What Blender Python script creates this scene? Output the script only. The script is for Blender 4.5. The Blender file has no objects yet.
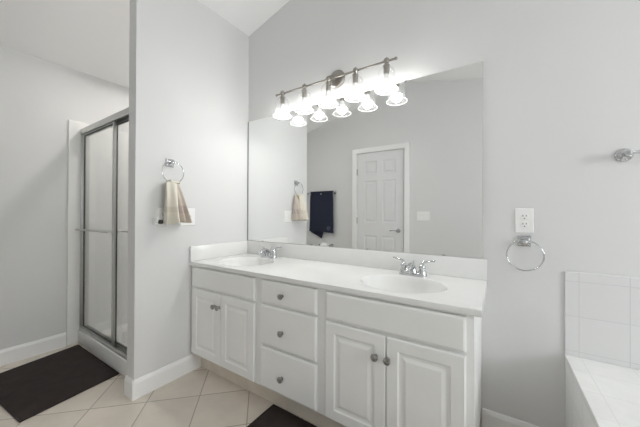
import bpy, bmesh, math, random
from mathutils import Vector, Matrix
random.seed(7)
S = bpy.context.scene
COL = S.collection
PI = math.pi

# ------------------------------------------------------------------ camera
CAM_POS = (1.8839, -1.7048, 1.1428)
YAW, PITCH, ROLL, FPX = 0.5781, -0.0043, 0.0044, 274.07
cam_d = bpy.data.cameras.new('camera')
cam_d.sensor_width = 36.0
cam_d.lens = FPX / 640 * 36.0
cam_d.clip_start = 0.02
cam = bpy.data.objects.new('camera', cam_d)
COL.objects.link(cam)
fwd = Vector((-math.sin(YAW) * math.cos(PITCH), math.cos(YAW) * math.cos(PITCH), -math.sin(PITCH)))
rgt = Vector((math.cos(YAW), math.sin(YAW), 0))
upv = rgt.cross(fwd)
r2 = rgt * math.cos(ROLL) + upv * math.sin(ROLL)
u2 = -rgt * math.sin(ROLL) + upv * math.cos(ROLL)
m = Matrix((r2, u2, -fwd)).transposed().to_4x4()
m.translation = Vector(CAM_POS)
cam.matrix_world = m
S.camera = cam

# ------------------------------------------------------------------ world, light, exposure
W = bpy.data.worlds.new('world')
S.world = W
W.use_nodes = True
bg = W.node_tree.nodes['Background']
bg.inputs['Color'].default_value = (1.0, 0.99, 0.97, 1)
bg.inputs['Strength'].default_value = 3.0
# fill light sized to the added window in the unseen right wall
def window_fill_light(name, loc, rot, w, h, energy):
    ad = bpy.data.lights.new(name, 'AREA')
    ad.shape = 'RECTANGLE'
    ad.size, ad.size_y = w, h
    ad.energy = energy
    ad.color = (0.97, 0.99, 1.0)
    ao = bpy.data.objects.new(name, ad)
    ao.location = loc
    ao.rotation_euler = rot
    COL.objects.link(ao)
E_RIGHT = 43.0
window_fill_light('added_window_fill', (4.48, -1.15, 1.55), (0, PI / 2, 0), 1.0, 1.2, E_RIGHT)
BULB = 102.0
DOWN = 255.0                  # unseen light added over the shower to brighten it
S.view_settings.view_transform = 'Standard'
S.view_settings.look = 'None'
S.view_settings.gamma = 1.0
S.view_settings.exposure = 0.0
S.view_settings.use_curve_mapping = False
try:
    S.cycles.use_denoising = True
    S.cycles.max_bounces = 14
    S.cycles.diffuse_bounces = 8
    S.cycles.glossy_bounces = 6
    S.cycles.transparent_max_bounces = 24
    S.cycles.sample_clamp_indirect = 4.0
    S.cycles.caustics_reflective = True
except Exception:
    pass

# ------------------------------------------------------------------ materials
def nt(name):
    mt = bpy.data.materials.new(name)
    mt.use_nodes = True
    n = mt.node_tree
    return mt, n, n.nodes['Principled BSDF']

def mat(name, col, rough=0.5, metal=0.0, noise=0.0, nscale=8.0, bump=0.0, bscale=200.0, spec=None, coat=0.0, stretch=None):
    mt, n, b = nt(name)
    b.inputs['Base Color'].default_value = (*col, 1)
    b.inputs['Roughness'].default_value = rough
    b.inputs['Metallic'].default_value = metal
    if spec is not None:
        b.inputs['Specular IOR Level'].default_value = spec
    if coat:
        b.inputs['Coat Weight'].default_value = coat
        b.inputs['Coat Roughness'].default_value = 0.05
    tc = n.nodes.new('ShaderNodeTexCoord')
    src = tc.outputs['Object']
    if stretch:
        mp = n.nodes.new('ShaderNodeMapping')
        mp.inputs['Scale'].default_value = stretch
        n.links.new(src, mp.inputs['Vector'])
        src = mp.outputs['Vector']
    if noise:
        t = n.nodes.new('ShaderNodeTexNoise')
        t.inputs['Scale'].default_value = nscale
        t.inputs['Detail'].default_value = 5
        r = n.nodes.new('ShaderNodeValToRGB')
        r.color_ramp.elements[0].position = 0.3
        r.color_ramp.elements[1].position = 0.7
        r.color_ramp.elements[0].color = (*[c * (1 - noise) for c in col], 1)
        r.color_ramp.elements[1].color = (*[min(1, c * (1 + noise)) for c in col], 1)
        n.links.new(src, t.inputs['Vector'])
        n.links.new(t.outputs['Fac'], r.inputs['Fac'])
        n.links.new(r.outputs['Color'], b.inputs['Base Color'])
    if bump:
        t = n.nodes.new('ShaderNodeTexNoise')
        t.inputs['Scale'].default_value = bscale
        t.inputs['Detail'].default_value = 3
        bp = n.nodes.new('ShaderNodeBump')
        bp.inputs['Strength'].default_value = bump
        bp.inputs['Distance'].default_value = 0.002
        n.links.new(src, t.inputs['Vector'])
        n.links.new(t.outputs['Fac'], bp.inputs['Height'])
        n.links.new(bp.outputs['Normal'], b.inputs['Normal'])
    return mt

def mathn(n, op, a, b=None):
    k = n.nodes.new('ShaderNodeMath')
    k.operation = op
    for i, v in enumerate((a, b)):
        if v is None:
            continue
        if isinstance(v, (int, float)):
            k.inputs[i].default_value = v
        else:
            n.links.new(v, k.inputs[i])
    return k.outputs[0]

def grid_mask(n, coord, period, offset, width):
    """1 on a line of the given width repeated along coord"""
    a = mathn(n, 'SUBTRACT', coord, offset)
    a = mathn(n, 'DIVIDE', a, period)
    f = mathn(n, 'FRACT', a)
    f2 = mathn(n, 'SUBTRACT', 1.0, f)
    d = mathn(n, 'MINIMUM', f, f2)
    return mathn(n, 'LESS_THAN', d, width / period / 2)

def tile_mat(name, col, grout, axes, period, offs, gw, rough, var=0.04, nscale=5, diag=False, veins=0.0):
    mt, n, b = nt(name)
    g = n.nodes.new('ShaderNodeNewGeometry')
    sx = n.nodes.new('ShaderNodeSeparateXYZ')
    n.links.new(g.outputs['Position'], sx.inputs[0])
    if diag:
        c1 = mathn(n, 'ADD', sx.outputs[0], sx.outputs[1])
        c2 = mathn(n, 'SUBTRACT', sx.outputs[1], sx.outputs[0])
    else:
        c1, c2 = sx.outputs[axes[0]], sx.outputs[axes[1]]
    m1 = grid_mask(n, c1, period, offs[0], gw)
    m2 = grid_mask(n, c2, period, offs[1], gw)
    mk = mathn(n, 'MAXIMUM', m1, m2)
    # per-tile tone
    f1 = mathn(n, 'FLOOR', mathn(n, 'DIVIDE', mathn(n, 'SUBTRACT', c1, offs[0]), period))
    f2 = mathn(n, 'FLOOR', mathn(n, 'DIVIDE', mathn(n, 'SUBTRACT', c2, offs[1]), period))
    cx = n.nodes.new('ShaderNodeCombineXYZ')
    n.links.new(f1, cx.inputs[0]); n.links.new(f2, cx.inputs[1])
    wn = n.nodes.new('ShaderNodeTexWhiteNoise')
    n.links.new(cx.outputs[0], wn.inputs['Vector'])
    t = n.nodes.new('ShaderNodeTexNoise')
    t.inputs['Scale'].default_value = nscale
    t.inputs['Detail'].default_value = 6
    t.inputs['Roughness'].default_value = 0.6
    if veins:
        t.inputs['Distortion'].default_value = 1.2
    n.links.new(g.outputs['Position'], t.inputs['Vector'])
    s = mathn(n, 'ADD', mathn(n, 'MULTIPLY', wn.outputs['Value'], 0.3), mathn(n, 'MULTIPLY', t.outputs['Fac'], 0.7))
    r = n.nodes.new('ShaderNodeValToRGB')
    r.color_ramp.elements[0].position = 0.25
    r.color_ramp.elements[1].position = 0.75
    r.color_ramp.elements[0].color = (*[c * (1 - var) for c in col], 1)
    r.color_ramp.elements[1].color = (*[min(1, c * (1 + var)) for c in col], 1)
    n.links.new(s, r.inputs['Fac'])
    mx = n.nodes.new('ShaderNodeMixRGB')
    n.links.new(mk, mx.inputs['Fac'])
    n.links.new(r.outputs['Color'], mx.inputs['Color1'])
    mx.inputs['Color2'].default_value = (*grout, 1)
    n.links.new(mx.outputs['Color'], b.inputs['Base Color'])
    b.inputs['Roughness'].default_value = rough
    bp = n.nodes.new('ShaderNodeBump')
    bp.inputs['Strength'].default_value = 0.4
    bp.inputs['Distance'].default_value = 0.002
    n.links.new(mathn(n, 'SUBTRACT', 1.0, mk), bp.inputs['Height'])
    n.links.new(bp.outputs['Normal'], b.inputs['Normal'])
    return mt

def thin_glass(name, tint, refl=0.08, haze=0.0):
    """a thin sheet of glass: it lets light straight through, tinted, and mirrors at its Fresnel share"""
    mt = bpy.data.materials.new(name)
    mt.use_nodes = True
    n = mt.node_tree
    n.nodes.clear()
    o = n.nodes.new('ShaderNodeOutputMaterial')
    tr = n.nodes.new('ShaderNodeBsdfTransparent')
    tr.inputs['Color'].default_value = (*tint, 1)
    gl = n.nodes.new('ShaderNodeBsdfGlossy')
    gl.inputs['Roughness'].default_value = 0.03
    g = n.nodes.new('ShaderNodeNewGeometry')       # Fresnel share by Schlick, the same on both faces of the sheet
    dt = n.nodes.new('ShaderNodeVectorMath')
    dt.operation = 'DOT_PRODUCT'
    n.links.new(g.outputs['Normal'], dt.inputs[0])
    n.links.new(g.outputs['Incoming'], dt.inputs[1])
    c1 = mathn(n, 'SUBTRACT', 1.0, mathn(n, 'ABSOLUTE', dt.outputs['Value']))
    fr = mathn(n, 'ADD', mathn(n, 'MULTIPLY', mathn(n, 'POWER', c1, 5.0), 0.96), 0.04)
    mx = n.nodes.new('ShaderNodeMixShader')
    n.links.new(fr, mx.inputs[0])
    n.links.new(tr.outputs[0], mx.inputs[1])
    n.links.new(gl.outputs[0], mx.inputs[2])
    last = mx
    if haze:
        df = n.nodes.new('ShaderNodeBsdfTranslucent')
        df.inputs['Color'].default_value = (0.95, 0.95, 0.95, 1)
        d2 = n.nodes.new('ShaderNodeBsdfDiffuse')
        d2.inputs['Color'].default_value = (0.95, 0.95, 0.95, 1)
        ms = n.nodes.new('ShaderNodeMixShader')
        n.links.new(df.outputs[0], ms.inputs[1]); n.links.new(d2.outputs[0], ms.inputs[2])
        m2 = n.nodes.new('ShaderNodeMixShader')
        m2.inputs[0].default_value = haze
        n.links.new(mx.outputs[0], m2.inputs[1]); n.links.new(ms.outputs[0], m2.inputs[2])
        last = m2
    n.links.new(last.outputs[0], o.inputs['Surface'])
    return mt

def emit(name, col, strength):
    mt = bpy.data.materials.new(name)
    mt.use_nodes = True
    n = mt.node_tree
    n.nodes.clear()
    o = n.nodes.new('ShaderNodeOutputMaterial')
    e = n.nodes.new('ShaderNodeEmission')
    e.inputs['Color'].default_value = (*col, 1)
    e.inputs['Strength'].default_value = strength
    n.links.new(e.outputs[0], o.inputs['Surface'])
    return mt

M = {}
M['wall'] = mat('grey_wall_paint', (0.70, 0.70, 0.70), 0.6, noise=0.012, nscale=2, bump=0.05, bscale=350)
M['ceiling'] = mat('white_ceiling_paint', (0.90, 0.90, 0.90), 0.9, bump=0.08, bscale=250)
M['trim'] = mat('white_trim_paint', (0.87, 0.87, 0.87), 0.35, noise=0.01)
M['doorpaint'] = mat('white_door_paint', (0.74, 0.74, 0.75), 0.4, noise=0.01)
M['cabinet'] = mat('white_cabinet_paint', (0.86, 0.865, 0.855), 0.38, noise=0.012, nscale=6)
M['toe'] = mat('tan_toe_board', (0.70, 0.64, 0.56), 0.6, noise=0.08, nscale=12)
M['counter'] = mat('cultured_marble', (0.79, 0.79, 0.78), 0.16, noise=0.012, nscale=5, coat=0.3)
M['chrome'] = mat('chrome', (0.60, 0.61, 0.62), 0.08, 1.0)
M['nickel'] = mat('brushed_nickel', (0.36, 0.34, 0.31), 0.28, 1.0, noise=0.05, nscale=60)
M['pewter'] = mat('antique_pewter', (0.36, 0.35, 0.335), 0.3, 1.0, noise=0.3, nscale=90)
M['aluminium'] = mat('satin_aluminium', (0.54, 0.54, 0.53), 0.28, 1.0, noise=0.03, nscale=30)
M['gasket'] = mat('dark_gasket', (0.05, 0.05, 0.048), 0.6, noise=0.1)
M['mirror'] = mat('mirror_silver', (0.93, 0.94, 0.935), 0.0, 1.0)
M['mirrorback'] = mat('mirror_edge', (0.30, 0.32, 0.31), 0.3, noise=0.05)
M['surround'] = mat('fibreglass_white', (0.87, 0.87, 0.86), 0.25, noise=0.01)
M['plastic'] = mat('white_plastic', (0.85, 0.85, 0.84), 0.3, noise=0.005)
M['slot'] = mat('dark_slot', (0.05, 0.05, 0.05), 0.6, noise=0.05)
M['porcelain'] = mat('white_acrylic', (0.88, 0.88, 0.87), 0.12, noise=0.005)
M['navy'] = mat('navy_terry', (0.016, 0.020, 0.042), 0.95, noise=0.25, nscale=60, bump=0.8, bscale=500)
M['rug'] = mat('dark_brown_chenille', (0.030, 0.021, 0.019), 0.95, noise=0.28, nscale=16, bump=0.9, bscale=320)
M['rugedge'] = mat('brown_binding', (0.024, 0.017, 0.015), 0.9, noise=0.15, nscale=60)
M['thread'] = mat('grey_thread', (0.30, 0.31, 0.34), 0.8, noise=0.1, nscale=80)
M['paper'] = mat('tissue_paper', (0.86, 0.86, 0.85), 0.9, noise=0.02)
M['amber'] = mat('dark_smoked_plastic', (0.06, 0.055, 0.05), 0.25, noise=0.3, nscale=50)
M['glassclear'] = thin_glass('clear_shade_glass', (0.985, 0.985, 0.985), haze=0.05)
M['glassrim'] = thin_glass('thick_rim_glass', (0.93, 0.94, 0.94), haze=0.45)
M['showerglass'] = thin_glass('shower_glass', (0.96, 0.965, 0.96), haze=0.06)
M['pane'] = thin_glass('added_window_glass', (0.96, 0.97, 0.97))
M['bulb'] = emit('lit_bulb', (1.0, 0.99, 0.965), BULB)
M['floor'] = tile_mat('beige_floor_tile', (0.70, 0.635, 0.56), (0.36, 0.32, 0.28), (0, 1), 0.427, (-0.357, -0.973), 0.008, 0.4, var=0.13, nscale=5, diag=True)
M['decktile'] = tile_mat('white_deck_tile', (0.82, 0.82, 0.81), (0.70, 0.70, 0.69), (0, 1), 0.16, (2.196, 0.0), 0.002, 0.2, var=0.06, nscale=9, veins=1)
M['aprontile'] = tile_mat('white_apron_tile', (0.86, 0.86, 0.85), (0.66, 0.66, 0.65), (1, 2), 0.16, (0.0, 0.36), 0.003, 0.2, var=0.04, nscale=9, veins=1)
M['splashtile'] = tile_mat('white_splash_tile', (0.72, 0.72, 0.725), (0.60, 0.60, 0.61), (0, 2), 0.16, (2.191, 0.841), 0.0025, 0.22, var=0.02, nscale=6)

def towel_mat(name, col, band, z0, z1):
    mt, n, b = nt(name)
    g = n.nodes.new('ShaderNodeNewGeometry')
    sx = n.nodes.new('ShaderNodeSeparateXYZ')
    n.links.new(g.outputs['Position'], sx.inputs[0])
    a = mathn(n, 'GREATER_THAN', sx.outputs[2], z0)
    c = mathn(n, 'LESS_THAN', sx.outputs[2], z1)
    mk = mathn(n, 'MULTIPLY', a, c)
    t = n.nodes.new('ShaderNodeTexNoise')
    t.inputs['Scale'].default_value = 90
    mx0 = n.nodes.new('ShaderNodeMixRGB')
    mx0.inputs['Color1'].default_value = (*[v * 0.9 for v in col], 1)
    mx0.inputs['Color2'].default_value = (*[min(1, v * 1.08) for v in col], 1)
    n.links.new(t.outputs['Fac'], mx0.inputs['Fac'])
    mx = n.nodes.new('ShaderNodeMixRGB')
    n.links.new(mk, mx.inputs['Fac'])
    n.links.new(mx0.outputs[0], mx.inputs['Color1'])
    mx.inputs['Color2'].default_value = (*band, 1)
    n.links.new(mx.outputs[0], b.inputs['Base Color'])
    b.inputs['Roughness'].default_value = 0.95
    b.inputs['Sheen Weight'].default_value = 0.2
    bp = n.nodes.new('ShaderNodeBump')
    bp.inputs['Strength'].default_value = 0.5
    bp.inputs['Distance'].default_value = 0.003
    t2 = n.nodes.new('ShaderNodeTexNoise')
    t2.inputs['Scale'].default_value = 450
    n.links.new(t2.outputs['Fac'], bp.inputs['Height'])
    n.links.new(bp.outputs['Normal'], b.inputs['Normal'])
    return mt
M['towelcream'] = towel_mat('cream_terry', (0.74, 0.70, 0.61), (0.66, 0.62, 0.53), 1.155, 1.19)
M['towelshaded'] = towel_mat('shaded_cream_terry', (0.56, 0.49, 0.43), (0.47, 0.40, 0.36), 1.15, 1.20)  # cream towel's shade put into the colour of the rear fold

# ------------------------------------------------------------------ helpers
def link(o, parent=None):
    COL.objects.link(o)
    if parent is not None:
        o.parent = parent
    return o

def obj(name, bm, m, parent=None, smooth=False, mats=None):
    me = bpy.data.meshes.new(name)
    bmesh.ops.recalc_face_normals(bm, faces=bm.faces[:])
    bm.to_mesh(me)
    bm.free()
    for k in (mats or [m]):
        me.materials.append(k)
    if smooth:
        for p in me.polygons:
            p.use_smooth = True
        try:
            me.set_sharp_from_angle(angle=math.radians(40))
        except Exception:
            pass
    return link(bpy.data.objects.new(name, me), parent)

def thing(name, label, cat, loc=(0, 0, 0), group=None):
    o = bpy.data.objects.new(name, None)
    o.empty_display_size = 0.05
    o.location = loc
    tag(o, label, cat, group)
    return link(o)

def tag(o, label, cat, group=None):
    o['label'] = label
    o['category'] = cat
    if group:
        o['group'] = group
    return o

def struct(name, bm, m, label=None, cat=None, parent=None, mats=None):
    o = obj(name, bm, m, parent, mats=mats)
    if parent is None:
        o['kind'] = 'structure'
        if label:
            o['label'] = label
            o['category'] = cat
    return o

def box(bm, x0, x1, y0, y1, z0, z1, bev=0.0, mi=0, seg=2):
    r = bmesh.ops.create_cube(bm, size=1)
    vs = r['verts']
    for v in vs:
        v.co = Vector(((x0 + x1) / 2 + v.co.x * (x1 - x0), (y0 + y1) / 2 + v.co.y * (y1 - y0), (z0 + z1) / 2 + v.co.z * (z1 - z0)))
    fs = {f for v in vs for f in v.link_faces}
    for f in fs:
        f.material_index = mi
    if bev > 0:
        es = list({e for v in vs for e in v.link_edges})
        bmesh.ops.bevel(bm, geom=es, offset=bev, segments=seg, profile=0.5, affect='EDGES')
    return bm

def B():
    return bmesh.new()

def prism(bm, pts, axis, a, b):
    """polygon pts (2D) extruded along axis from a to b"""
    def mk(p, t):
        return Vector((t, p[0], p[1])) if axis == 0 else Vector((p[0], t, p[1])) if axis == 1 else Vector((p[0], p[1], t))
    v0 = [bm.verts.new(mk(p, a)) for p in pts]
    v1 = [bm.verts.new(mk(p, b)) for p in pts]
    n = len(pts)
    bm.faces.new(v0)
    bm.faces.new(v1[::-1])
    for i in range(n):
        bm.faces.new((v0[i], v0[(i + 1) % n], v1[(i + 1) % n], v1[i]))
    return bm

def lathe(bm, prof, origin=(0, 0, 0), axis=(0, 0, 1), n=24, cap=True):
    """prof: list of (radius, height) along axis"""
    ax = Vector(axis).normalized()
    t = Vector((1, 0, 0)) if abs(ax.x) < 0.9 else Vector((0, 1, 0))
    e1 = ax.cross(t).normalized()
    e2 = ax.cross(e1)
    o = Vector(origin)
    rings = []
    for r, h in prof:
        rings.append([bm.verts.new(o + ax * h + (e1 * math.cos(2 * PI * i / n) + e2 * math.sin(2 * PI * i / n)) * max(r, 1e-5)) for i in range(n)])
    for a, b in zip(rings, rings[1:]):
        for i in range(n):
            bm.faces.new((a[i], a[(i + 1) % n], b[(i + 1) % n], b[i]))
    if cap:
        bm.faces.new(rings[0][::-1])
        bm.faces.new(rings[-1])
    return bm

def tube(bm, pts, rad, n=12, closed=False, cap=True):
    """tube through pts; rad a number or one per point"""
    P = [Vector(p) for p in pts]
    R = rad if isinstance(rad, (list, tuple)) else [rad] * len(P)
    rings = []
    up = None
    for i, p in enumerate(P):
        if closed:
            d = (P[(i + 1) % len(P)] - P[i - 1]).normalized()
        else:
            d = (P[min(i + 1, len(P) - 1)] - P[max(i - 1, 0)]).normalized()
        if up is None:
            t = Vector((0, 0, 1)) if abs(d.z) < 0.9 else Vector((1, 0, 0))
            up = (t - d * t.dot(d)).normalized()
        else:
            up = (up - d * up.dot(d)).normalized()
        s = d.cross(up)
        rings.append([bm.verts.new(p + (up * math.cos(2 * PI * k / n) + s * math.sin(2 * PI * k / n)) * R[i]) for k in range(n)])
    prs = list(zip(rings, rings[1:]))
    if closed:
        prs.append((rings[-1], rings[0]))
    for a, b in prs:
        for k in range(n):
            bm.faces.new((a[k], a[(k + 1) % n], b[(k + 1) % n], b[k]))
    if cap and not closed:
        bm.faces.new(rings[0][::-1])
        bm.faces.new(rings[-1])
    return bm

def bez(pts, n=12):
    """Catmull-Rom through points"""
    P = [Vector(p) for p in pts]
    P = [P[0] * 2 - P[1]] + P + [P[-1] * 2 - P[-2]]
    out = []
    for i in range(1, len(P) - 2):
        for k in range(n):
            t = k / n
            a, b, c, d = P[i - 1:i + 3]
            out.append(0.5 * ((2 * b) + (-a + c) * t + (2 * a - 5 * b + 4 * c - d) * t * t + (-a + 3 * b - 3 * c + d) * t ** 3))
    out.append(P[-2])
    return out

def panel(bm, x0, x1, z0, z1, yb, stack):
    """board on the plane y=yb facing -y; stack = [(inset, y offset towards -y)], first ring also closes the back"""
    rings = []
    def ring(ins, off):
        return [bm.verts.new((x, yb - off, z)) for x, z in ((x0 + ins, z0 + ins), (x1 - ins, z0 + ins), (x1 - ins, z1 - ins), (x0 + ins, z1 - ins))]
    rings.append(ring(0, 0))
    for ins, off in stack:
        rings.append(ring(ins, off))
    bm.faces.new(rings[0][::-1])
    for a, b in zip(rings, rings[1:]):
        for i in range(4):
            bm.faces.new((a[i], a[(i + 1) % 4], b[(i + 1) % 4], b[i]))
    bm.faces.new(rings[-1])
    return bm

# ------------------------------------------------------------------ room shell
XL, XR, YF = -1.246, 4.40, -2.07       # left wall, right wall, wall behind the camera (seen in the mirror)
RX, RZ = 0.82, 2.9600                  # ridge of the sloped ceiling
def ceil_z(x):
    return 2.7417 + 0.2662 * x if x <= RX else RZ - 0.2170 * (x - RX)
ZL, ZR = ceil_z(XL), ceil_z(XR)
T = 0.10
bm = box(B(), XL - T, XR + T, YF - T, T, -0.06, 0.0)
struct('floor', bm, M['floor'], 'beige square tiles laid diagonally with brown grout', 'floor')
prof = [(XL, 0), (XR, 0), (XR, ZR), (RX, RZ), (XL, ZL)]
struct('wall_back', prism(B(), prof, 1, 0.0, T), M['wall'], 'light grey wall behind the vanity mirror', 'wall')
# wall behind the camera, with the doorway opening
DX0, DX1, DZ = 0.085, 0.815, 2.065
bm = B()
prism(bm, [(XL, 0), (DX0, 0), (DX0, DZ), (DX0, ceil_z(DX0)), (XL, ZL)], 1, YF - T, YF)
prism(bm, [(DX1, 0), (XR, 0), (XR, ZR), (RX, RZ), (DX1, ceil_z(DX1))], 1, YF - T, YF)
prism(bm, [(DX0, DZ), (DX1, DZ), (DX1, ceil_z(DX1)), (DX0, ceil_z(DX0))], 1, YF - T, YF)
struct('wall_front', bm, M['wall'], 'grey wall opposite the vanity, seen in the mirror', 'wall')
struct('wall_left', box(B(), XL - T, XL, YF - T, T, 0, ZL), M['wall'], 'grey wall left of the shower above the dark mat', 'wall')
# right wall with an opening for the added window
WY0, WY1, WZ0, WZ1 = -1.75, -0.55, 1.05, 2.05
bm = B()
box(bm, XR, XR + T, YF - T, WY0, 0, ZR)
box(bm, XR, XR + T, WY1, T, 0, ZR)
box(bm, XR, XR + T, WY0, WY1, 0, WZ0)
box(bm, XR, XR + T, WY0, WY1, WZ1, ZR)
struct('wall_right', bm, M['wall'], 'grey wall beyond the bathtub', 'wall')
PT = 0.095
struct('wall_partition', prism(B(), [(-PT, 0), (0, 0), (0, ceil_z(0)), (-PT, ceil_z(-PT))], 1, -0.91, 0), M['wall'],
       'pale grey partition wall between shower and vanity, towel ring on it', 'wall')
bm = B()
prism(bm, [(XL - T, ZL - 0.2662 * T), (RX, RZ), (RX, RZ + 0.1), (XL - T, ZL + 0.1)], 1, YF - T, T)
prism(bm, [(RX, RZ), (XR + T, ZR - 0.217 * T), (XR + T, ZR + 0.1), (RX, RZ + 0.1)], 1, YF - T, T)
struct('ceiling', bm, M['ceiling'], 'white sloped ceiling rising to a ridge', 'ceiling')

# unseen window added to the right wall to let fill light in
bm = B()
for a in ((WY0, WY0 + .05, WZ0, WZ1), (WY1 - .05, WY1, WZ0, WZ1), (WY0, WY1, WZ0, WZ0 + .05), (WY0, WY1, WZ1 - .05, WZ1), (WY0, WY1, 1.53, 1.57)):
    box(bm, XR + 0.02, XR + 0.07, *a)
w = struct('added_window_1', bm, M['trim'], 'added unseen white framed window above the tub, for fill light', 'window')
obj('added_window_pane', box(B(), XR + 0.043, XR + 0.047, WY0 + .04, WY1 - .04, WZ0 + .04, WZ1 - .04), M['pane'], w)

# baseboards: board with a sloped top
def baseboard(name, p0, p1, nrm, label, h=0.118, t=0.014):
    p0, p1, nrm = Vector((*p0, 0)), Vector((*p1, 0)), Vector((*nrm, 0))
    prof2 = [(0.0005, 0), (t, 0), (t, h - 0.022), (t * 0.75, h - 0.012), (t * 0.55, h - 0.004), (t * 0.3, h), (0.0005, h)]
    bm = B()
    v0 = [bm.verts.new(p0 + nrm * a + Vector((0, 0, z))) for a, z in prof2]
    v1 = [bm.verts.new(p1 + nrm * a + Vector((0, 0, z))) for a, z in prof2]
    n = len(prof2)
    bm.faces.new(v0); bm.faces.new(v1[::-1])
    for i in range(n):
        bm.faces.new((v0[i], v0[(i + 1) % n], v1[(i + 1) % n], v1[i]))
    return struct(name, bm, M['trim'], label, 'baseboard')
baseboard('baseboard_left', (XL, -0.915), (XL, YF), (1, 0), 'white baseboard along the left wall beside the dark mat')
baseboard('baseboard_partition', (0, -0.9235), (0, -0.447), (1, 0), 'white baseboard under the towel on the partition wall')
baseboard('baseboard_end', (-PT, -0.91), (0.0135, -0.91), (0, -1), 'short white baseboard on the end of the partition')
baseboard('baseboard_back', (1.812, 0), (2.138, 0), (0, -1), 'white baseboard between the vanity and the tub')
baseboard('baseboard_front', (XL + .015, YF), (0.0, YF), (0, 1), 'white baseboard below the navy towel')
baseboard('baseboard_right', (0.89, YF), (XR, YF), (0, 1), 'white baseboard right of the panel door')

# door in the wall behind the camera (seen in the mirror); built facing +y
bm = B()
box(bm, 0.022, 0.092, YF + 0.0005, YF + 0.02, 0, 2.125, 0.004)
box(bm, 0.805, 0.875, YF + 0.0005, YF + 0.02, 0, 2.125, 0.004)
box(bm, 0.022, 0.875, YF + 0.0005, YF + 0.022, 2.058, 2.127, 0.004)
box(bm, 0.086, 0.0945, YF - 0.095, YF + 0.004, 0, 2.064)
box(bm, 0.8055, 0.814, YF - 0.095, YF + 0.004, 0, 2.064)
box(bm, 0.086, 0.814, YF - 0.095, YF + 0.004, 2.056, 2.064)
dr = struct('door_1', bm, M['trim'], 'white six panel door seen in the mirror', 'door')
obj('gap_light_blocker', box(B(), 0.0947, 0.8053, YF - 0.094, YF - 0.080, 0.0005, 2.0555), M['trim'], dr)  # unseen board added behind the leaf to stop light leaking through the gaps
bm = B()
sx0, sx1 = 0.099, 0.792
yb, yt = YF - 0.038, YF - 0.003
cols = [(sx0 + .112, sx0 + .308), (sx0 + .388, sx1 - .112)]
rows = [(0.22, 0.84), (1.03, 1.64), (1.74, 1.93)]
for x0, x1 in ((sx0, cols[0][0]), (cols[0][1], cols[1][0]), (cols[1][1], sx1)):
    box(bm, x0, x1, yb, yt, 0.012, 2.05)
zs = [0.012] + [z for r_ in rows for z in r_] + [2.05]
for c in cols:
    for i in range(0, len(zs), 2):
        box(bm, c[0], c[1], yb, yt, zs[i], zs[i + 1])
    for r_ in rows:
        k = len(bm.verts)
        rg = []
        for ins, off in ((0, 0), (0.010, -0.007), (0.022, -0.007), (0.040, -0.002)):
            rg.append([bm.verts.new((x, yt + off, z)) for x, z in ((c[0] + ins, r_[0] + ins), (c[1] - ins, r_[0] + ins), (c[1] - ins, r_[1] - ins), (c[0] + ins, r_[1] - ins))])
        for a, b_ in zip(rg, rg[1:]):
            for i in range(4):
                bm.faces.new((a[i], a[(i + 1) % 4], b_[(i + 1) % 4], b_[i]))
        bm.faces.new(rg[-1])
obj('door_leaf', bm, M['doorpaint'], dr)
bm = B()
lathe(bm, [(0.031, 0), (0.031, 0.006), (0.026, 0.010), (0.012, 0.012), (0.010, 0.045), (0.012, 0.05)], (0.722, YF - 0.003, 0.927), (0, 1, 0), 20)
tube(bm, bez([(0.722, YF + 0.042, 0.927), (0.70, YF + 0.046, 0.929), (0.66, YF + 0.046, 0.930), (0.612, YF + 0.044, 0.924)], 5), 0.008, 10)
h_ = obj('door_handle', bm, M['chrome'], dr, True)
h_['label'] = 'chrome lever handle'
for z in (1.78, 1.06, 0.30):
    bm = B()
    lathe(bm, [(0.008, -0.045), (0.008, 0.045)], (0.0965, YF + 0.003, z), (0, 0, 1), 10)
    box(bm, 0.088, 0.105, YF - 0.004, YF + 0.0035, z - .044, z + .044)
    obj('door_hinge', bm, M['nickel'], dr)
obj('strike_plate', box(B(), 0.797, 0.8055, YF - 0.03, YF - 0.002, 0.90, 0.955), M['nickel'], dr)

# ------------------------------------------------------------------ vanity cabinet
CX0, CX1, CYF = 0.022, 1.808, -0.535
vc = thing('vanity_cabinet', 'long white double vanity cabinet with dark round knobs', 'cabinet', (0.915, -0.28, 0))
vo = Vector((0.915, -0.28, 0))
def loc_obj(name, bm, m, parent, origin, smooth=False):
    """mesh authored in world coordinates, stored relative to its thing's base"""
    bmesh.ops.translate(bm, verts=bm.verts[:], vec=-Vector(origin))
    return obj(name, bm, m, parent, smooth)
FZ0, FZ1 = 0.135, 0.772
bm = B()
box(bm, CX0, CX0 + .016, CYF + .018, -0.002, FZ0, FZ1)
box(bm, CX1 - .016, CX1, CYF + .018, -0.002, FZ0, FZ1)
box(bm, CX0 + .016, CX1 - .016, CYF + .018, -0.002, FZ0, FZ0 + .016)
box(bm, CX0 + .016, CX1 - .016, -0.012, -0.002, FZ0 + .016, FZ1)
box(bm, .688, .704, CYF + .018, -0.012, FZ0 + .016, FZ1 - .13)
box(bm, 1.13, 1.146, CYF + .018, -0.012, FZ0 + .016, FZ1 - .13)
loc_obj('carcass', bm, M['cabinet'], vc, vo)
bm = B()
def fbox(x0, x1, z0, z1):
    box(bm, x0, x1, CYF, CYF + .018, z0, z1)
fbox(0.0015, .055, FZ0, FZ1); fbox(.655, .735, FZ0, FZ1); fbox(1.095, 1.18, FZ0, FZ1); fbox(1.765, CX1, FZ0, FZ1)
for a, b_ in ((.055, .655), (.735, 1.095), (1.18, 1.765)):
    fbox(a, b_, FZ1 - .03, FZ1); fbox(a, b_, FZ0, FZ0 + .03); fbox(a, b_, .605, .64)
fbox(.735, 1.095, .37, .40)
loc_obj('face_frame', bm, M['cabinet'], vc, vo)
bm = B()
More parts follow.
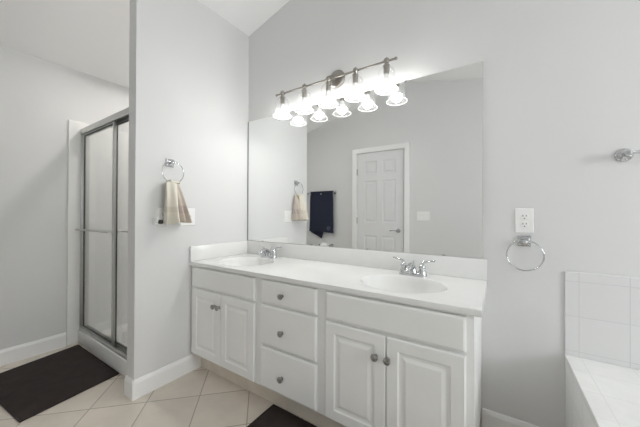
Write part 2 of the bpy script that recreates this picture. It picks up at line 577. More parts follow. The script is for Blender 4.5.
box(bm, 0.0015, CX1 - .02, -0.463, -0.447, 0.0005, FZ0)
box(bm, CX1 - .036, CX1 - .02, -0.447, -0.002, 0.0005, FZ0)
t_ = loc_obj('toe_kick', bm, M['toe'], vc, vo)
t_['label'] = 'tan toe board under the cabinet'
DOOR = [(0, 0.014), (0.005, 0.0185), (0.050, 0.0185), (0.055, 0.0135), (0.061, 0.0125), (0.069, 0.0125), (0.084, 0.0175)]
DRAW = [(0, 0.013), (0.004, 0.0165), (0.010, 0.0185)]
def knob(par, x, z):
    y = CYF - 0.0185
    bm = B()
    lathe(bm, [(0.0095, -0.0005), (0.0095, 0.002), (0.006, 0.004), (0.0055, 0.012), (0.009, 0.015), (0.0155, 0.018), (0.0165, 0.021), (0.0155, 0.0245), (0.0125, 0.0265), (0.0115, 0.0255), (0.0085, 0.026), (0.004, 0.0285), (0, 0.029)],
          (x, y, z), (0, -1, 0), 20)
    loc_obj('knob', bm, M['pewter'], par, vo, True)
def front(name, x0, x1, z0, z1, stack, knobs):
    d = loc_obj(name, panel(B(), x0, x1, z0, z1, CYF - 0.0005, stack), M['cabinet'], vc, vo)
    for k in knobs:
        knob(d, *k)
front('drawer_front', .038, .668, .628, .762, DRAW, [])
front('door', .038, .3535, .146, .614, DOOR, [(.300, .529)])
front('door', .3565, .668, .146, .614, DOOR, [(.3435, .529)])
front('drawer', .720, 1.112, .634, .764, DRAW, [(.888, .694)])
front('drawer', .720, 1.112, .394, .620, DRAW, [(.888, .492)])
front('drawer', .720, 1.112, .148, .380, DRAW, [(.888, .243)])
front('drawer_front', 1.166, 1.782, .630, .762, DRAW, [])
front('door', 1.166, 1.4735, .146, .616, DOOR, [(1.430, .521)])
front('door', 1.4765, 1.782, .146, .616, DOOR, [(1.486, .521)])

# ------------------------------------------------------------------ countertop with two moulded basins
ct = thing('vanity_countertop', 'glossy white one-piece countertop with two moulded oval basins', 'countertop', (0.915, -0.28, 0.772))
co = Vector((0.915, -0.28, 0.772))
X0, X1, Y0, Y1, ZT = 0.0015, 1.8328, -0.5556, -0.0015, 0.80
BAS = [(0.338, -0.315), (1.473, -0.315)]
BA, BBb = 0.213, 0.178
NE = 64
bm = B()
loopsE = []
def rect_loop(ins, z, n=12):
    x0, x1, y0, y1 = X0 + (0), X1 - ins, Y0 + ins, Y1
    return x0, x1, y0, y1
# top face with two elliptical holes
outer = []
r0 = 0.004
cor = [(X0, Y0 + r0), (X1 - r0, Y0 + r0), (X1 - r0, Y1), (X0, Y1)]
for i in range(4):
    a, b_ = Vector(cor[i]), Vector(cor[(i + 1) % 4])
    k = 40 if i in (0, 2) else 12
    for j in range(k):
        p = a.lerp(b_, j / k)
        outer.append(bm.verts.new((p.x, p.y, ZT)))
edges = [bm.edges.new((outer[i], outer[(i + 1) % len(outer)])) for i in range(len(outer))]
holes = []
for bx, by in BAS:
    hv = [bm.verts.new((bx + BA * math.cos(2 * PI * i / NE), by + BBb * math.sin(2 * PI * i / NE), ZT)) for i in range(NE)]
    holes.append(hv)
    edges += [bm.edges.new((hv[i], hv[(i + 1) % NE])) for i in range(NE)]
bmesh.ops.triangle_fill(bm, use_beauty=True, use_dissolve=False, edges=edges)
for f in list(bm.faces):           # keep the holes open
    c = f.calc_center_median()
    if any(((c.x - bx) / BA) ** 2 + ((c.y - by) / BBb) ** 2 < 0.985 for bx, by in BAS):
        bm.faces.remove(f)
# edge roll-over and underside
def skirt(prev, ins, z):
    new = []
    for v in prev:
        pass
    return new
def offs(v, d, z):
    x = v.co.x + (d if abs(v.co.x - (X1 - r0)) < 1e-5 else 0)
    y = v.co.y - (d if abs(v.co.y - (Y0 + r0)) < 1e-5 else 0)
    return bm.verts.new((x, y, z))
prev = outer
base = list(outer)
for d, z in ((0.0028, ZT - 0.0012), (0.004, ZT - 0.004), (0.004, 0.776), (0.001, 0.7725), (-0.02, 0.7725)):
    new = [offs(v, d, z) for v in base]
    for i in range(len(prev)):
        j = (i + 1) % len(prev)
        bm.faces.new((prev[i], prev[j], new[j], new[i]))
    prev = new
loc_obj('slab', bm, M['counter'], ct, co, True)
for bx, by in BAS:
    bm = B()
    rings = []
    for s, dz in ((1.0, 0.0), (0.985, -0.0025), (0.965, -0.009), (0.93, -0.028), (0.87, -0.055), (0.77, -0.085), (0.62, -0.11), (0.42, -0.126), (0.2, -0.133), (0.10, -0.135)):
        rings.append([bm.verts.new((bx + BA * s * math.cos(2 * PI * i / NE), by + 0.02 * (1 - s) + BBb * s * math.sin(2 * PI * i / NE), ZT + dz)) for i in range(NE)])
    for a, b_ in zip(rings, rings[1:]):
        for i in range(NE):
            bm.faces.new((a[i], a[(i + 1) % NE], b_[(i + 1) % NE], b_[i]))
    bm.faces.new(rings[-1])
    ba = loc_obj('basin', bm, M['counter'], ct, co, True)
    bm = B()
    lathe(bm, [(0.03, 0), (0.03, 0.003), (0.024, 0.004), (0.021, 0.001), (0.018, 0.006), (0.0, 0.009)], (bx, by + 0.018, ZT - 0.1345), (0, 0, 1), 24)
    d_ = loc_obj('drain', bm, M['chrome'], ba, co, True)
ZB = 0.9105
loc_obj('backsplash', box(B(), X0, X1, -0.0225, Y1, 0.8003, ZB, 0.003), M['counter'], ct, co, True)
loc_obj('side_splash', box(B(), X0, 0.0215, Y0 + 0.001, -0.0228, 0.8003, ZB - 0.0005, 0.003), M['counter'], ct, co, True)

# ------------------------------------------------------------------ mirror
mi = thing('mirror', 'huge frameless wall mirror above the double vanity', 'mirror', (0.91, 0, 0.912))
mo = Vector((0.91, 0, 0.912))
bm = B()
box(bm, 0.0105, 1.8105, -0.0062, -0.0015, 0.9135, 1.968)
for f in bm.faces:
    f.material_index = 0 if f.normal.y < -0.9 else 1
me_o = None
bmesh.ops.translate(bm, verts=bm.verts[:], vec=-mo)
bmesh.ops.recalc_face_normals(bm, faces=bm.faces[:])
for f in bm.faces:
    f.material_index = 0 if f.normal.y < -0.9 else 1
obj('mirror_glass', bm, None, mi, mats=[M['mirror'], M['mirrorback']])
bm = B()
box(bm, 0.003, 0.0100, -0.010, -0.0015, 0.9115, 1.968)
loc_obj('side_channel', bm, M['mirrorback'], mi, mo)
for x in (0.19, 0.70, 1.15, 1.62):
    c_ = loc_obj('mirror_clip', box(B(), x - .009, x + .009, -0.0095, -0.0064, 0.9115, 0.9185, 0.001), M['chrome'], mi, mo)
for x in (0.35, 1.40):
    loc_obj('mirror_clip', box(B(), x - .008, x + .008, -0.0095, -0.0064, 1.962, 1.972, 0.001), M['chrome'], mi, mo)

# ------------------------------------------------------------------ vanity light
LY, LZ = -0.105, 2.071
LXS = [0.492, 0.699, 0.903, 1.108, 1.315]
vl = thing('vanity_light', 'five-bulb nickel vanity light bar with clear bell glass shades', 'wall light', (0.90, 0, 2.10))
lo = Vector((0.90, 0, 2.10))
bm = B()
lathe(bm, [(0.062, 0.0005), (0.062, 0.010), (0.058, 0.016), (0.045, 0.022), (0.030, 0.026), (0, 0.027)], (0.915, 0, 2.112), (0, -1, 0), 32)
loc_obj('wall_plate', bm, M['nickel'], vl, lo, True)
bm = B()
tube(bm, bez([(0.915, -0.022, 2.112), (0.913, -0.06, 2.108), (0.908, -0.09, 2.09), (0.903, LY, LZ)], 6), 0.011, 12)
loc_obj('arm', bm, M['nickel'], vl, lo, True)
bm = B()
tube(bm, [(0.436, LY, LZ), (1.368, LY, LZ)], 0.0065, 12)
loc_obj('bar', bm, M['nickel'], vl, lo, True)
for x, s in ((0.436, -1), (1.368, 1)):
    bm = B()
    lathe(bm, [(0.0065, -0.004), (0.010, 0), (0.010, 0.006), (0.006, 0.012), (0, 0.014)], (x, LY, LZ), (s, 0, 0), 12)
    loc_obj('finial', bm, M['nickel'], vl, lo, True)
for i, x in enumerate(LXS):
    bm = B()
    lathe(bm, [(0, 0.024), (0.006, 0.022), (0.008, 0.016), (0.016, 0.012), (0.0185, 0.0), (0.016, -0.010), (0.011, -0.014), (0.011, -0.022), (0.022, -0.026), (0.0215, -0.030),
               (0.017, -0.031), (0.017, -0.043), (0.019, -0.044), (0.019, -0.048), (0.016, -0.049), (0.016, -0.060), (0.019, -0.061), (0.019, -0.065), (0.016, -0.066), (0.016, -0.080), (0, -0.081)],
          (x, LY, LZ), (0, 0, 1), 18)
    so = loc_obj('socket', bm, M['nickel'], vl, lo, True)
    bm = B()
    lathe(bm, [(0.0125, 0.0), (0.0135, -0.008)] + [(0.0355 * math.sin(a_), -0.066 + 0.0355 * math.cos(a_)) for a_ in [0.42 + (PI - 0.42) * q / 14 for q in range(1, 15)]], (x, LY, LZ - 0.076), (0, 0, 1), 24)
    for f in bm.faces:                       # opaque upper half made up to keep light off the wall; lower globe glows
        f.material_index = 0 if f.calc_center_median().z < LZ - 0.076 - 0.066 + 0.006 else 1
    bmesh.ops.translate(bm, verts=bm.verts[:], vec=-lo)
    obj('bulb', bm, None, so, True, mats=[M['bulb'], M['plastic']])
    bm = B()
    prof_s = [(0.0225, -0.028), (0.0250, -0.036), (0.033, -0.044), (0.044, -0.053), (0.0490, -0.066), (0.0495, -0.090), (0.0505, -0.115), (0.0525, -0.138), (0.057, -0.157), (0.0640, -0.171), (0.0662, -0.174)]
    lathe(bm, prof_s, (x, LY, LZ), (0, 0, 1), 36, cap=False)
    sh = loc_obj('glass_shade', bm, M['glassclear'], vl, lo, True)
    bm = B()
    tube(bm, [(x + 0.0665 * math.cos(2 * PI * k / 36), LY + 0.0665 * math.sin(2 * PI * k / 36), LZ - 0.174) for k in range(36)], 0.0032, 8, closed=True)
    loc_obj('rim', bm, M['glassrim'], sh, lo, True)

# ------------------------------------------------------------------ faucets
def faucet(x, y, label):
    f = thing('faucet', label, 'faucet', (x, y, ZT + 0.0005), 'chrome faucets on the vanity')
    def L(name, bm, par=f):
        return obj(name, bm, M['chrome'], par, True)
    bm = B()                                     # oval base plate
    n = 40
    rings = []
    for sc, z in ((1.0, 0), (1.0, 0.008), (0.95, 0.013), (0.80, 0.016)):
        ring = []
        for k in range(n):
            a = 2 * PI * k / n
            px = 0.052 * (1 if math.cos(a) >= 0 else -1) + 0.027 * sc * math.cos(a) if abs(math.cos(a)) > 1e-6 else 0
            ring.append(bm.verts.new((px, 0.027 * sc * math.sin(a), z)))
        rings.append(ring)
    for a_, b_ in zip(rings, rings[1:]):
        for k in range(n):
            bm.faces.new((a_[k], a_[(k + 1) % n], b_[(k + 1) % n], b_[k]))
    bm.faces.new(rings[0][::-1]); bm.faces.new(rings[-1])
    L('base_plate', bm)
    bm = B()                                     # spout: rises from a flared body and reaches over the basin
    lathe(bm, [(0.025, 0.012), (0.023, 0.022), (0.019, 0.034), (0.0165, 0.048), (0.012, 0.056), (0, 0.058)], (0, 0, 0), (0, 0, 1), 20)
    tube(bm, bez([(0, 0.004, 0.036), (0, -0.025, 0.058), (0, -0.060, 0.062), (0, -0.095, 0.050), (0, -0.112, 0.036)], 6),
         [0.0165] * 6 + [0.0155] * 6 + [0.0140] * 6 + [0.0125] * 6 + [0.0125], 14)
    L('spout', bm)
    bm = B()
    tube(bm, [(0, 0.020, 0.012), (0, 0.020, 0.070)], 0.0025, 8)
    lathe(bm, [(0.0025, 0), (0.006, 0.003), (0.0065, 0.008), (0.004, 0.012), (0, 0.013)], (0, 0.020, 0.069), (0, 0, 1), 12)
    L('lift_rod', bm)
    for s in (-1, 1):
        bm = B()
        lathe(bm, [(0.0245, 0.010), (0.0235, 0.020), (0.018, 0.032), (0.0155, 0.040), (0.0175, 0.044), (0.0185, 0.050), (0.0165, 0.058), (0.010, 0.066), (0, 0.069)], (s * 0.052, 0, 0), (0, 0, 1), 20)
        tube(bm, bez([(s * 0.052, 0, 0.058), (s * 0.056, 0.003, 0.073), (s * 0.070, 0.006, 0.080), (s * 0.092, 0.009, 0.084), (s * 0.118, 0.010, 0.089)], 5),
             [0.008] * 5 + [0.007] * 5 + [0.0058] * 5 + [0.0052] * 5 + [0.0062], 12)
        L('handle', bm)
    return f
faucet(0.352, -0.098, 'chrome two-handle faucet at the left basin near the partition wall')
faucet(1.472, -0.098, 'chrome two-handle faucet at the right basin nearer the outlet')

# ------------------------------------------------------------------ towel rings
def towel_ring(label, origin, nrm, side, ring_r=0.073):
    """origin on the wall at the square mount's centre; nrm out of the wall; side along the wall"""
    o = thing('towel_ring', label, 'towel ring', origin, 'chrome towel rings')
    n_, s_ = Vector(nrm), Vector(side)
    z_ = Vector((0, 0, 1))
    def P(a, b, c):
        return s_ * a + n_ * b + z_ * c
    bm = B()
    def pyr(stk):
        rg = [[bm.verts.new(P(a * h, d, c * h)) for a, c in ((-1, -1), (1, -1), (1, 1), (-1, 1))] for h, d in stk]
        bm.faces.new(rg[0][::-1])
        for q, r_ in zip(rg, rg[1:]):
            for i in range(4):
                bm.faces.new((q[i], q[(i + 1) % 4], r_[(i + 1) % 4], r_[i]))
        bm.faces.new(rg[-1])
    pyr([(0.027, 0.0005), (0.027, 0.006), (0.024, 0.010), (0.015, 0.013), (0.012, 0.018)])
    obj('mount', bm, M['chrome'], o)
    bm = B()
    tube(bm, [P(0, 0.014, 0), P(0, 0.040, -0.002)], [0.0085, 0.0075], 14)
    lathe(bm, [(0, -0.011), (0.008, -0.009), (0.011, -0.003), (0.011, 0.003), (0.008, 0.009), (0, 0.011)], P(0, 0.045, -0.002), s_, 14)
    obj('post', bm, M['chrome'], o, True)
    c = P(0, 0.045, -ring_r + 0.006)
    bm = B()
    tube(bm, [c + s_ * (ring_r * math.cos(2 * PI * k / 56)) + z_ * (ring_r * math.sin(2 * PI * k / 56)) for k in range(56)], 0.0034, 10, closed=True)
    obj('ring', bm, M['chrome'], o, True)
    return o
towel_ring('chrome towel ring on the partition wall holding the beige hand towel', (0, -0.700, 1.491), (1, 0, 0), (0, -1, 0))
towel_ring('empty chrome towel ring on the back wall below the outlet', (1.990, 0, 1.016), (0, -1, 0), (1, 0, 0))

# ------------------------------------------------------------------ beige hand towel hanging in the ring
ht = thing('hand_towel', 'beige hand towel with darker band hanging from the ring on the partition', 'towel', (0.045, -0.70, 1.08))
ho = Vector((0.045, -0.70, 1.08))
def fold(name, mt, zt, zb, yc0, yc1, w0, w1, xc0, xc1, d0, d1, ph, pl, slant=0.0):
    """a hanging gathered layer: closed wavy cross-section lofted from the ring down"""
    bm = B()
    n, lv = 72, 34
    rings = []
    for j in range(lv):
        t = j / (lv - 1)
        e = t ** 0.8
        yc = yc0 + (yc1 - yc0) * e
        w = (w0 + (w1 - w0) * e) / 2
        xc = xc0 + (xc1 - xc0) * e
        d = d0 + (d1 - d0) * e
        ring = []
        for k in range(n):
            a = 2 * PI * k / n
            u = math.cos(a)
            side = math.sin(a)
            wave = math.sin(u * pl + ph + 0.6 * t) * (0.3 + 0.7 * t)
            x = xc + wave * 0.45 * d + (abs(side) ** 0.6) * (1 if side >= 0 else -1) * d * 0.5
            z = zt + (zb - zt) * t + slant * u * t + 0.006 * t * math.sin(u * pl * 0.8 + ph)
            ring.append(bm.verts.new((x, yc + w * u, z)))
        rings.append(ring)
    # rounded shoulders at the top
    top = [bm.verts.new((v.co.x * 0.3 + xc0 * 0.7, yc0 + (v.co.y - yc0) * 0.6, zt + 0.010)) for v in rings[0]]
    rings.insert(0, top)
    for a_, b_ in zip(rings, rings[1:]):
        for k in range(n):
            bm.faces.new((a_[k], a_[(k + 1) % n], b_[(k + 1) % n], b_[k]))
    bm.faces.new(rings[0][::-1]); bm.faces.new(rings[-1])
    return loc_obj(name, bm, mt, ht, ho, True)
RB = 1.491 + 0.006 - 0.146 - 0.012   # just under the ring's lowest point
fold('front_fold', M['towelcream'], RB + 0.008, 1.083, -0.722, -0.728, 0.074, 0.096, 0.0645, 0.092, 0.026, 0.078, 0.4, 4.6, 0.004)
fold('back_fold', M['towelshaded'], RB + 0.006, 1.092, -0.686, -0.652, 0.068, 0.110, 0.0275, 0.062, 0.018, 0.072, 1.9, 5.2, -0.006)

bm = B()                                    # the gathered loop lying over the ring
rc_, rr_ = Vector((0.045, -0.70, 1.491 + 0.006 - 0.073)), 0.073
rings = []
for q in range(17):
    th = -0.42 + 0.84 * q / 16
    p = rc_ + Vector((0, -rr_ * math.sin(th), -rr_ * math.cos(th)))
    inw = Vector((0, math.sin(th), math.cos(th)))
    prf = [(0.031 * math.cos(PI * k / 10), 0.016 * math.sin(PI * k / 10) + 0.001 * math.sin(q * 1.7)) for k in range(11)] + [(0.0085 * math.cos(PI * k / 10), 0.0060 * math.sin(PI * k / 10)) for k in range(10, -1, -1)]
    rings.append([bm.verts.new(p + Vector((1, 0, 0)) * a_ + inw * (b_ if abs(b_) > 1e-4 else -0.010)) for a_, b_ in prf])
for a_, b_ in zip(rings, rings[1:]):
    for k in range(len(a_)):
        bm.faces.new((a_[k], a_[(k + 1) % len(a_)], b_[(k + 1) % len(a_)], b_[k]))
bm.faces.new(rings[0][::-1]); bm.faces.new(rings[-1])
loc_obj('top_loop', bm, M['towelcream'], ht, ho, True)

# ------------------------------------------------------------------ wall plates
def plate(name, label, cat, origin, nrm, side, w, h, kind, gangs=1, group=None):
    o = thing(name, label, cat, origin, group)
    n_, s_ = Vector(nrm), Vector(side)
    z_ = Vector((0, 0, 1))
    def P(a, b, c):
        return s_ * a + n_ * b + z_ * c
    def slab(bm, a0, a1, b0, b1, c0, c1, ins=0.0):
        lo = [bm.verts.new(P(a, b0, c)) for a, c in ((a0, c0), (a1, c0), (a1, c1), (a0, c1))]
        hi = [bm.verts.new(P(a, b1, c)) for a, c in ((a0 + ins, c0 + ins), (a1 - ins, c0 + ins), (a1 - ins, c1 - ins), (a0 + ins, c1 - ins))]
        bm.faces.new(lo[::-1]); bm.faces.new(hi)
        for i in range(4):
            bm.faces.new((lo[i], lo[(i + 1) % 4], hi[(i + 1) % 4], hi[i]))
    bm = B()
    slab(bm, -w / 2, w / 2, 0.0005, 0.0065, -h / 2, h / 2, 0.003)
    obj('cover_plate', bm, M['plastic'], o)
    for g in range(gangs):
        ga = (g - (gangs - 1) / 2) * 0.046
        if kind == 'outlet':
            for c in (0.0195, -0.0195):
                bm = B()
                lathe(bm, [(0.0170, 0.006), (0.0170, 0.0085), (0.0160, 0.009)], P(ga, 0, c), n_, 24)
                rc = obj('receptacle', bm, M['plastic'], o)
                bm = B()
                slab(bm, ga - 0.0080, ga - 0.0052, 0.0088, 0.0094, c + 0.000, c + 0.0095)
                slab(bm, ga + 0.0052, ga + 0.0080, 0.0088, 0.0094, c + 0.001, c + 0.0090)
                lathe(bm, [(0.0030, 0.0088), (0.0030, 0.0094)], P(ga, 0, c - 0.008), n_, 10)
                obj('slot', bm, M['slot'], rc)
            bm = B()
            lathe(bm, [(0.0028, 0.006), (0.0028, 0.0075), (0, 0.008)], P(ga, 0, 0), n_, 10)
            obj('screw', bm, M['plastic'], o)
        else:
            bm = B()
            slab(bm, ga - 0.0055, ga + 0.0055, 0.006, 0.0075, -0.0125, 0.0125)
            slab(bm, ga - 0.0042, ga + 0.0042, 0.0075, 0.0165, 0.001, 0.011, 0.001)
            obj('toggle', bm, M['plastic'], o)
    return o
plate('wall_outlet', 'white duplex outlet on the back wall above the empty towel ring', 'outlet', (1.991, 0, 1.1175), (0, -1, 0), (1, 0, 0), 0.074, 0.122, 'outlet')
plate('wall_outlet', 'white outlet plate on the partition behind the beige towel', 'outlet', (0, -0.745, 1.122), (1, 0, 0), (0, 1, 0), 0.074, 0.122, 'outlet')
plate('switch_plate', 'white switch plate right of the beige towel on the partition', 'light switch', (0, -0.570, 1.122), (1, 0, 0), (0, 1, 0), 0.116, 0.124, 'switch', 2)
plate('switch_plate', 'wide three-switch plate beside the door, seen in the mirror', 'light switch', (1.053, YF, 1.130), (0, 1, 0), (1, 0, 0), 0.166, 0.122, 'switch', 3)
# plug-in night light below the towel
nl = thing('night_light', 'small plug-in night light poking out beside the beige towel', 'night light', (0.010, -0.788, 1.096))
bm = B()
box(bm, 0.0002, 0.024, -0.022, 0.022, -0.022, 0.020, 0.005)
obj('plug_body', bm, M['plastic'], nl)
bm = B()
tube(bm, bez([(0.024, -0.012, -0.006), (0.038, -0.016, 0.000), (0.046, -0.018, 0.014), (0.044, -0.018, 0.026)], 5), 0.008, 10)
obj('clear_guard', bm, M['plastic'], nl, True)
bm = B()
lathe(bm, [(0.0, 0.0), (0.010, 0.002), (0.015, 0.012), (0.014, 0.022), (0.008, 0.030), (0, 0.031)], (0.036, 0.008, -0.020), (0, 0, 1), 16)
obj('bulb_cover', bm, M['amber'], nl, True)

# ------------------------------------------------------------------ towel bar at the right
tb = thing('towel_bar', 'chrome towel bar on the back wall above the tub', 'towel bar', (2.335, 0, 1.405))
for x in (0.0, 0.61):
    bm = B()
    lathe(bm, [(0.029, 0.0005), (0.029, 0.004), (0.026, 0.009), (0.018, 0.013), (0.011, 0.016), (0.0095, 0.024), (0.0105, 0.046), (0.0135, 0.052), (0.0145, 0.060), (0.012, 0.070), (0, 0.074)], (x, 0, 0), (0, -1, 0), 24)
    obj('bracket', bm, M['chrome'], tb, True)
bm = B()
tube(bm, [(-0.002, -0.060, 0.0), (0.612, -0.060, 0.0)], 0.0065, 14)
obj('rail', bm, M['chrome'], tb, True)

# ------------------------------------------------------------------ navy towel and its rail on the wall behind (seen in the mirror)
tr = thing('towel_rail', 'chrome rail holding the navy towel, seen in the mirror', 'towel bar', (-0.553, YF, 1.492))
for x in (-0.265, 0.265):
    bm = B()
    lathe(bm, [(0.024, 0.0005), (0.024, 0.005), (0.012, 0.010), (0.010, 0.052), (0.013, 0.058), (0.013, 0.066), (0, 0.070)], (x, 0, 0), (0, 1, 0), 16)
    obj('bracket', bm, M['chrome'], tr, True)
obj('bar', tube(B(), [(-0.265, 0.058, 0), (0.265, 0.058, 0)], 0.008, 12), M['chrome'], tr, True)
nv = thing('bath_towel', 'navy blue bath towel folded over the rail, seen in the mirror', 'towel', (-0.545, YF + 0.058, 0.85))
def hang(name, x0, x1, zb, off, skew, drop, ph, t=0.010):
    bm = B()
    nx, nz = 26, 40
    gf, gb = [], []
    zt = 1.4985
    for j in range(nz + 1):
        v = j / nz
        rf, rb = [], []
        for i in range(nx + 1):
            u = i / nx
            x = x0 + (x1 - x0) * u + skew * v * (u - 0.5)
            z = zt + (zb + drop(u) - zt) * v
            y = YF + 0.058 + off * min(1, v * 8 + 0.3) + 0.005 * v * math.sin(u * 9 + ph + v) + 0.003 * math.sin(v * 7 + u * 3)
            rf.append(bm.verts.new((x, y + t / 2, z))); rb.append(bm.verts.new((x, y - t / 2, z)))
        gf.append(rf); gb.append(rb)
    for j in range(nz):
        for i in range(nx):
            bm.faces.new((gf[j][i], gf[j][i + 1], gf[j + 1][i + 1], gf[j + 1][i]))
            bm.faces.new((gb[j][i], gb[j + 1][i], gb[j + 1][i + 1], gb[j][i + 1]))
    for j in range(nz):
        for i in (0, nx):
            bm.faces.new((gf[j][i], gf[j + 1][i], gb[j + 1][i], gb[j][i]))
    for i in range(nx):
        for j in (0, nz):
            bm.faces.new((gf[j][i], gf[j][i + 1], gb[j][i + 1], gb[j][i]))
    return loc_obj(name, bm, M['navy'], nv, (-0.545, YF + 0.058, 0.85), True)
hang('front_layer', -0.710, -0.290, 0.868, 0.017, 0.03, lambda u: 0.012 * math.sin(u * 5), 0.0)
hang('back_layer', -0.708, -0.305, 0.90, -0.017, 0.02, lambda u: (-0.045 - 0.19 * u) if u < 0.5 else (-0.14 + 0.17 * min(1, (u - 0.5) / 0.12)), 1.4)
bm = B()
arch = [(0.0225 * math.cos(PI * k / 12), 0.0225 * math.sin(PI * k / 12)) for k in range(13)] + [(0.0115 * math.cos(PI * k / 12), 0.0115 * math.sin(PI * k / 12)) for k in range(12, -1, -1)]
prism(bm, [(YF + 0.058 + a_, 1.498 + b_) for a_, b_ in arch], 0, -0.710, -0.291)
loc_obj('top_fold', bm, M['navy'], nv, (-0.545, YF + 0.058, 0.85), True)

bm = B()
tube(bm, [(-0.355 + (0.030 - 0.022 * k / 40) * math.cos(k * 0.24), YF + 0.0865, 0.925 + (0.034 - 0.024 * k / 40) * math.sin(k * 0.24)) for k in range(41)], 0.0022, 6)
e_ = loc_obj('embroidery', bm, M['thread'], nv, (-0.545, YF + 0.058, 0.85), True)
e_['label'] = 'pale stitched swirl near the lower corner'
bm = B()
box(bm, -0.510, -0.488, YF + 0.0845, YF + 0.0865, 1.462, 1.487)
loc_obj('care_tag', bm, M['thread'], nv, (-0.545, YF + 0.058, 0.85))

# paper holder low on the same wall
ph_ = thing('paper_holder', 'chrome tissue holder low beneath the navy towel, seen in the mirror', 'paper holder', (-0.43, YF, 0.655))
for x in (-0.095, 0.095):
    bm = B()
    lathe(bm, [(0.026, 0.0005), (0.026, 0.006), (0.013, 0.011), (0.011, 0.062), (0.016, 0.066), (0.016, 0.082), (0, 0.085)], (x, 0, 0), (0, 1, 0), 16)
    obj('bracket', bm, M['chrome'], ph_, True)
obj('roller', tube(B(), [(-0.093, 0.072, 0), (0.093, 0.072, 0)], 0.007, 12), M['chrome'], ph_, True)
rl = tag(obj('tissue_roll', lathe(B(), [(0.018, -0.055), (0.052, -0.055), (0.055, -0.052), (0.055, 0.052), (0.052, 0.055), (0.018, 0.055)], (-0.43, YF + 0.072, 0.655 - 0.011), (1, 0, 0), 28), M['paper'], None, True),
         'white tissue roll on the chrome holder beneath the navy towel', 'tissue roll')

# ------------------------------------------------------------------ shower: fibreglass stall
ss = thing('shower_stall', 'white shower stall with raised curb behind the sliding glass doors', 'shower', (-0.67, -0.45, 0))
so_ = Vector((-0.67, -0.45, 0))
SXR = -PT - 0.0005
ZS = 1.957
bm = B()
box(bm, XL + 0.0005, XL + 0.014, -0.912, -0.001, 0.0005, ZS, 0.004)
loc_obj('side_panel', bm, M['surround'], ss, so_)
bm = B()
box(bm, SXR - 0.012, SXR, -0.80, -0.001, 0.0005, ZS, 0.004)
loc_obj('side_panel', bm, M['surround'], ss, so_)
bm = B()
box(bm, XL + 0.014, SXR - 0.012, -0.014, -0.001, 0.0005, ZS, 0.002)
for z in (0.62, 1.12):                         # moulded soap ledges
    box(bm, XL + 0.014, XL + 0.22, -0.10, -0.013, z, z + 0.03, 0.01)
    box(bm, SXR - 0.22, SXR - 0.012, -0.10, -0.013, z, z + 0.03, 0.01)
loc_obj('back_panel', bm, M['surround'], ss, so_)
bm = B()
box(bm, XL + 0.014, SXR - 0.012, -0.75, -0.014, 0.0005, 0.045, 0.004)
loc_obj('pan', bm, M['surround'], ss, so_)
bm = B()
box(bm, XL + 0.014, SXR, -0.840, -0.750, 0.0005, 0.116, 0.008)
loc_obj('curb', bm, M['surround'], ss, so_, True)

# sliding doors
sd = thing('shower_door', 'framed sliding glass shower door with towel bar on its left pane', 'shower door', (-0.67, -0.80, 0.116))
do = Vector((-0.67, -0.80, 0.116))
JX0, JX1 = XL + 0.0145, SXR - 0.013
HZ0, HZ1 = 1.846, 1.898
bm = B()
prism(bm, [(-0.832, HZ0), (-0.832, HZ1 - .006), (-0.826, HZ1), (-0.776, HZ1), (-0.770, HZ1 - .006), (-0.770, HZ0), (-0.776, HZ0), (-0.776, HZ0 + .02), (-0.826, HZ0 + .02), (-0.826, HZ0)], 0, JX0, JX1)
loc_obj('header', bm, M['aluminium'], sd, do)
bm = B()
prism(bm, [(-0.830, 0.1165), (-0.830, 0.128), (-0.826, 0.140), (-0.822, 0.140), (-0.822, 0.126), (-0.803, 0.126), (-0.803, 0.138), (-0.799, 0.138), (-0.799, 0.126), (-0.778, 0.126), (-0.778, 0.145), (-0.772, 0.145), (-0.770, 0.1165)], 0, JX0, JX1)
loc_obj('sill_track', bm, M['aluminium'], sd, do)
for x0, x1 in ((JX0, JX0 + 0.014), (JX1 - 0.014, JX1)):
    bm = B()
    box(bm, x0, x1, -0.830, -0.770, 0.146, HZ0, 0.001)
    loc_obj('jamb', bm, M['aluminium'], sd, do)
